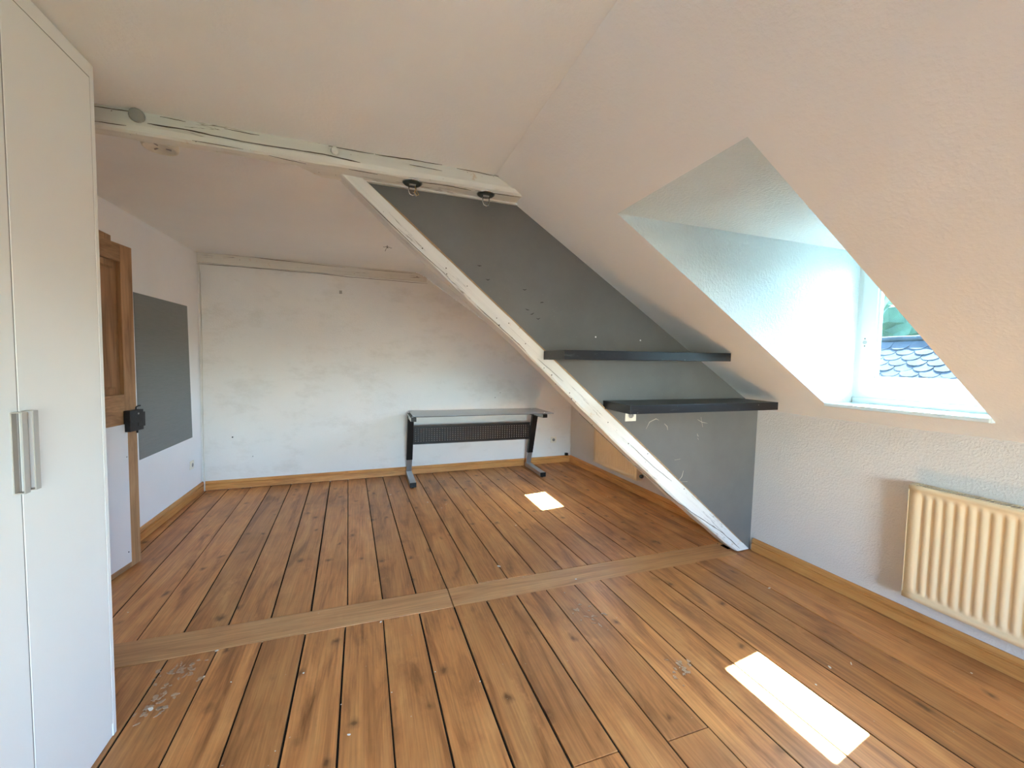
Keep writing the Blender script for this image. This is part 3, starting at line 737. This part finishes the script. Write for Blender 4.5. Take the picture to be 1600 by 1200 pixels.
# ------------------------------------------------------------------ desk
dk = empty('desk', (1.24, 4.72, 0)); dr = Vector((1.24, 4.72, 0))
tag(dk, 'desk with smoked glass top, black and silver legs and perforated panel', 'desk')
def db(mm, name, mat, par=dk, bev=0): return dbuild(mm, name, mat, par, bev, dr)
ZT = .785
YFD, YBD = 4.395, 4.945
db(MB().box((.452, YFD, ZT-.008), (2.085, YBD, ZT)), 'table_top', 'smoked_glass', dk, .002)
def hexbar(a, b, wx, wy):
    a, b = Vector(a), Vector(b)
    return MB().hexa([a+Vector(v) for v in ((-wx,-wy,0),(wx,-wy,0),(wx,wy,0),(-wx,wy,0))], [b+Vector(v) for v in ((-wx,-wy,0),(wx,-wy,0),(wx,wy,0),(-wx,wy,0))])
for xc in (.458, 1.985):
    yl, yu = 4.945, 4.735
    f_ = MB().hexa([(xc-.033, 4.455, .012), (xc+.033, 4.455, .012), (xc+.033, 4.978, .012), (xc-.033, 4.978, .012)],
                   [(xc-.033, 4.462, .060), (xc+.033, 4.462, .060), (xc+.033, 4.978, .068), (xc-.033, 4.978, .068)])
    ft = db(f_, 'foot', 'silver_metal', dk, .003)
    db(MB().box((xc-.034, 4.446, .010), (xc+.034, 4.457, .061)), 'end_cap', 'black_metal', ft, .002)
    for y in (4.48, 4.95): db(MB().lathe([(.016, 0), (.016, .011)], (xc, y, .001), (0, 0, 1), 12), 'glide', 'black_metal', ft)
    lo, hi = Vector((xc, yl, .064)), Vector((xc, yu, ZT-.030))
    md = lo.lerp(hi, .23)
    db(hexbar(lo, md, .030, .022), 'leg_sleeve', 'silver_metal', dk, .002)
    db(hexbar(md-Vector((0, 0, .01)), hi, .034, .026), 'leg', 'black_metal', dk, .002)
    # arm: light outer cheek, black section, tapering to the front
    arm = MB().hexa([(xc-.028, YFD+.03, ZT-.058), (xc+.028, YFD+.03, ZT-.058), (xc+.028, YBD-.06, ZT-.075), (xc-.028, YBD-.06, ZT-.075)],
                    [(xc-.028, YFD+.03, ZT-.016), (xc+.028, YFD+.03, ZT-.016), (xc+.028, YBD-.06, ZT-.016), (xc-.028, YBD-.06, ZT-.016)])
    am = db(arm, 'arm', 'black_metal', dk, .002)
    db(MB().box((xc-.030, YFD+.032, ZT-.056), (xc-.0282, YBD-.062, ZT-.018)), 'arm_cheek', 'silver_metal', am)
    for y in (YFD+.06, YBD-.09):
        db(MB().lathe([(.018, 0), (.018, .008)], (xc, y, ZT-.016), (0, 0, 1), 16), 'spacer', 'chrome', dk)
        db(MB().lathe([(.015, 0), (.015, .002), (.001, .0025)], (xc, y, ZT), (0, 0, 1), 16), 'glass_disc', 'chrome', dk)
# perforated modesty panel, holes cut through
x0, x1, z0, z1, yp = .492, 1.951, .418, .606, 4.815
pm = MB(); nx, nz = 46, 7
mx_, mz_ = .012, .012
cw, ch = (x1-x0-2*mx_)/nx, (z1-z0-2*mz_)/nz
def pq(a, b, c_, d): pm.quad((a, yp, c_), (b, yp, c_), (b, yp, d), (a, yp, d))
pq(x0, x1, z0, z0+mz_); pq(x0, x1, z1-mz_, z1); pq(x0, x0+mx_, z0+mz_, z1-mz_); pq(x1-mx_, x1, z0+mz_, z1-mz_)
hw, hh = cw*.17, ch*.17
for i in range(nx):
    for k in range(nz):
        cx, cz = x0+mx_+(i+.5)*cw, z0+mz_+(k+.5)*ch
        o_ = [(cx-cw/2, cz-ch/2), (cx+cw/2, cz-ch/2), (cx+cw/2, cz+ch/2), (cx-cw/2, cz+ch/2)]
        n_ = [(cx-hw, cz-hh), (cx+hw, cz-hh), (cx+hw, cz+hh), (cx-hw, cz+hh)]
        for q_ in range(4):
            r_ = (q_+1) % 4
            pm.quad(*[(a, yp, b) for a, b in (o_[q_], o_[r_], n_[r_], n_[q_])])
pan = db(pm, 'modesty_panel', 'black_metal', dk)
so = pan.modifiers.new('thick', 'SOLIDIFY'); so.thickness = .0015
db(MB().box((x0, yp-.012, z0-.012), (x1, yp+.012, z0)), 'panel_rail', 'black_metal', dk)
db(MB().box((x0, yp-.012, z1), (x1, yp+.012, z1+.012)), 'panel_rail', 'black_metal', dk)

# ------------------------------------------------------------------ ceiling bits
# two bare lamp sockets under the beam
def lamp(x, y, label, bent):
    e = tag(empty('ceiling_lamp', (x, y, 2.271)), label, 'lamp', 'bare lamp fittings under the ceiling beam')
    MB().lathe([(.047, 0), (.047, .004), (.041, .010), (.036, .011), (.001, .009)], (0, 0, 0), (0, 0, -1), 28).build('mounting_disc', 'lamp_dark', e)
    MB().lathe([(.048, 0), (.050, .002), (.047, .005)], (0, 0, 0), (0, 0, -1), 28).build('rim', 'chrome', e)
    pts = [(-.018, 0, -.006), (-.018, -.004, -.045), (-.012, -.008, -.062), (0, -.010, -.068), (.012, -.008, -.062), (.018, -.004, -.045), (.018, 0, -.006)]
    MB().tube(pts, .0033, 8).build('wire_bracket', 'chrome', e)
    MB().box((-.016, -.006, -.016), (.016, .006, -.008)).build('lamp_holder', 'plastic_grey', e, .001)
    if bent:
        MB().tube([(.010, -.002, -.012), (.016, -.010, -.035), (.008, -.016, -.055), (.020, -.014, -.066), (.030, -.010, -.060), (.022, -.012, -.045)], .0022, 6).build('wire', 'brass', e)
        MB().tube([(.002, -.012, -.052), (.010, -.020, -.062), (.018, -.018, -.074)], .0022, 6).build('wire', 'plastic_grey', e)
    return e
lamp(.211, 2.153, 'bare metal lamp fitting with loose wires under the beam nearer the strut', True)
lamp(.592, 2.150, 'bare metal lamp fitting under the beam nearer the roof slope', False)
# smoke detector base
sdx, sdy = -.908, 2.392
e = tag(empty('smoke_detector', (sdx, sdy, hk(sdy)+.0)), 'round cream smoke detector base on the ceiling behind the beam', 'smoke detector')
MB().lathe([(.069, 0), (.070, .014), (.066, .026), (.058, .028), (.056, .018), (.001, .018)], (0, 0, 0), (0, 0, -1), 32).build('base_plate', 'detector_cream', e)
for a in (20, 140, 260):
    c_, s_ = math.cos(math.radians(a)), math.sin(math.radians(a))
    MB().tube([(c_*.020, s_*.020, -.0185), (c_*.040, s_*.040, -.0195)], .004, 6).build('slot', 'plastic_grey', e)
# wire hook in the far ceiling
hy_ = 3.86; o = empty('ceiling_hook', (.163, hy_, hk(hy_))); tag(o, 'small dark wire hook sticking out of the far ceiling', 'hook')
MB().tube([(0, 0, 0), (0, 0, -.014), (.006, -.004, -.026)], .003, 6).build('screw_eye', 'iron_black', o)
for dx, dy, dz in ((-.035, -.01, -.012), (.040, .01, -.010), (-.018, .02, -.04)):
    MB().tube([(0, 0, -.010), (dx*.6, dy*.6, dz*.5-.012), (dx, dy, dz-.008)], .0018, 5).build('wire', 'iron_black', o)

# cables
pts = [(XL+.012, YBL-.012, 2.40), (XL+.013, YBL-.014, 2.31), (XL+.022, YBL-.012, 2.2), (XL+.026, YBL-.010, 1.6), (XL+.020, YBL-.012, 1.0), (XL+.022, YBL-.012, .5), (XL+.026, YBL-.024, .1), (XL+.026, YBL-.026, .004)]
cb = MB().tube(pts, .006, 8).build('cable', 'cable_white'); tag(cb, 'thin white cable running down the corner beside the chalkboard wall', 'cable')
xc_ = xr(YBR)-.012; yc_ = YBR-.014
pts = [(xc_, yc_, 1.02), (xc_+.002, yc_, .8), (xc_-.002, yc_, .45), (xc_-.010, yc_-.01, .32), (xc_-.004, yc_-.02, .24), (xc_-.012, yc_-.02, .15), (xc_-.02, yc_-.02, .108)]
cb2 = MB().tube(pts, .004, 8).build('cable', 'cable_white'); tag(cb2, 'thin white cable in the far corner beside the radiator below the strut', 'cable')
o = MB().box((-.02, -.02, 0), (.02, .014, .035)).build('cable_clip', 'black_metal', None, .003); o.location = (2.60, YBR-.022, .0995)
tag(o, 'small black cable clip on the skirting in the far right corner', 'cable clip')
# nails and marks on the back wall
for x, z, r_ in [(-1.34, .545, .007), (-1.16, .33, .004), (1.55, .92, .005), (1.62, .98, .004)]:
    o = MB().lathe([(r_, 0), (r_, .003), (r_*.5, .006)], (x, yb(x), z), (0, -1, 0), 10).build('wall_plug', 'iron_black', bpy.data.objects['wall_back'])

# ------------------------------------------------------------------ outside: neighbour's slate roof and wooded hillside
nh = tag(empty('neighbour_house', (14, 5, -6)), 'neighbouring house roof of grey scalloped slates seen through the dormer window', 'house')
nref = Vector((14, 5, -6))
RX, RZ = 12.0, 2.06
def rp(d, y, off=0): return Vector((RX-d*.7071-off*.7071, y, RZ-d*.7071+off*.7071))   # d = distance down the slope
yA, yB = -6.0, 16.0
body = MB().loft([[rp(0, yA), rp(6, yA), (RX+4.2, yA, RZ-4.2)], [rp(0, yB), rp(6, yB), (RX+4.2, yB, RZ-4.2)]])
dbuild(body, 'roof', 'slate', nh, 0, nref)
dbuild(MB().box((RX-3.9, yA+.2, -6), (RX+3.9, yB-.2, RZ-4.2)), 'wall', 'house_wall', nh, 0, nref)
dbuild(MB().tube([rp(-.02, yA, .03), rp(-.02, yB, .03)], .07, 10), 'ridge_cap', 'slate', nh, 0, nref)
sw, shh, ex = .34, .30, .175
sm = MB(); out = [(-.5, 0), (-.5, -.60), (-.42, -.80), (-.25, -.95), (0, -1.0), (.25, -.95), (.42, -.80), (.5, -.60), (.5, 0)]
def sl3(u_, v_, off): return Vector((-(-v_)*.7071-off*.7071, u_, -(-v_)*.7071+off*.7071))
ring0 = [sl3(u_*sw, v_*shh, .004+.018*(-v_)) for u_, v_ in out]; ring1 = [sl3(u_*sw, v_*shh, .016+.018*(-v_)) for u_, v_ in out]
sm.loft([ring0, ring1]); sm_o = sm.build('slate', 'slate', nh)
first = True; cnt = 0
for rrow in range(11):
    for k in range(27):
        y = 1.6 + (k + (.5 if rrow % 2 else 0))*(sw+.006)
        p_ = rp(.06+rrow*ex, y) - nref
        o = sm_o if first else sm_o.copy()
        if not first: COL.objects.link(o); o.parent = nh
        first = False; o.location = p_; o.rotation_euler = (random.uniform(-.02, .02), random.uniform(-.015, .015), random.uniform(-.03, .03)); cnt += 1
        # lean the courses a little like hand-cut slating
# hillside
hs = MB().quad((22, -40, -8), (22, 90, -8), (130, 90, 13), (130, -40, 13)).build('hillside', 'grass'); tag(hs, kind='structure')
gr = MB().quad((3.4, -40, -8), (22, -40, -8), (22, 90, -8), (3.4, 90, -8)).build('ground', 'grass'); tag(gr, kind='structure')
def crown(seed, mat):
    rnd = random.Random(seed); bm = bmesh.new()
    for k in range(34):
        a = rnd.uniform(0, 6.28); h = rnd.uniform(0, 1); r_ = 2.2*math.sqrt(max(.05, 1-(h*1.25-.45)**2))*rnd.uniform(.3, 1)
        mtx = Matrix.Translation((math.cos(a)*r_, math.sin(a)*r_, 2.6+h*4.6)) @ Matrix.Rotation(rnd.uniform(0, 3), 4, 'X') @ Matrix.Diagonal((rnd.uniform(.6, 1.1), rnd.uniform(.6, 1.1), rnd.uniform(.5, .9), 1))
        res = bmesh.ops.create_icosphere(bm, subdivisions=2, radius=1.0, matrix=mtx)
        for v in res['verts']: v.co += Vector((rnd.uniform(-1, 1), rnd.uniform(-1, 1), rnd.uniform(-1, 1)))*.17
    me = bpy.data.meshes.new('crown'); bm.to_mesh(me); bm.free(); me.materials.append(M[mat]); return me
crowns = [crown(1, 'leaf_green'), crown(2, 'leaf_dark'), crown(3, 'leaf_green')]
trk = MB().tube([(0, 0, -.3), (.05, 0, 1.6), (0, .1, 3.4), (.1, 0, 5)], [.24, .2, .16, .08], 8)
trunk_me = None
for k in range(30):
    x = 27 + (k // 5)*12.5; y = x*.30 + ((k % 5)-.2 + .35*((k//5) % 2))*11.0 - 6 + random.uniform(-.8, .8)
    if not .22 < y/x < .80: continue
    z = -8 + (x-22)*21/108
    t_ = empty('tree', (x, y, z-.1), random.uniform(0, 6)); s_ = random.uniform(1.45, 1.75); t_.scale = (s_, s_, s_)
    tag(t_, 'leafy green tree on the wooded slope beyond the slate roof', 'tree', 'trees on the hillside outside the window')
    c_ = bpy.data.objects.new('crown', crowns[k % 3]); COL.objects.link(c_); c_.parent = t_
    if trunk_me is None:
        o = trk.build('trunk', 'bark', t_); trunk_me = o.data
    else:
        o = bpy.data.objects.new('trunk', trunk_me); COL.objects.link(o); o.parent = t_
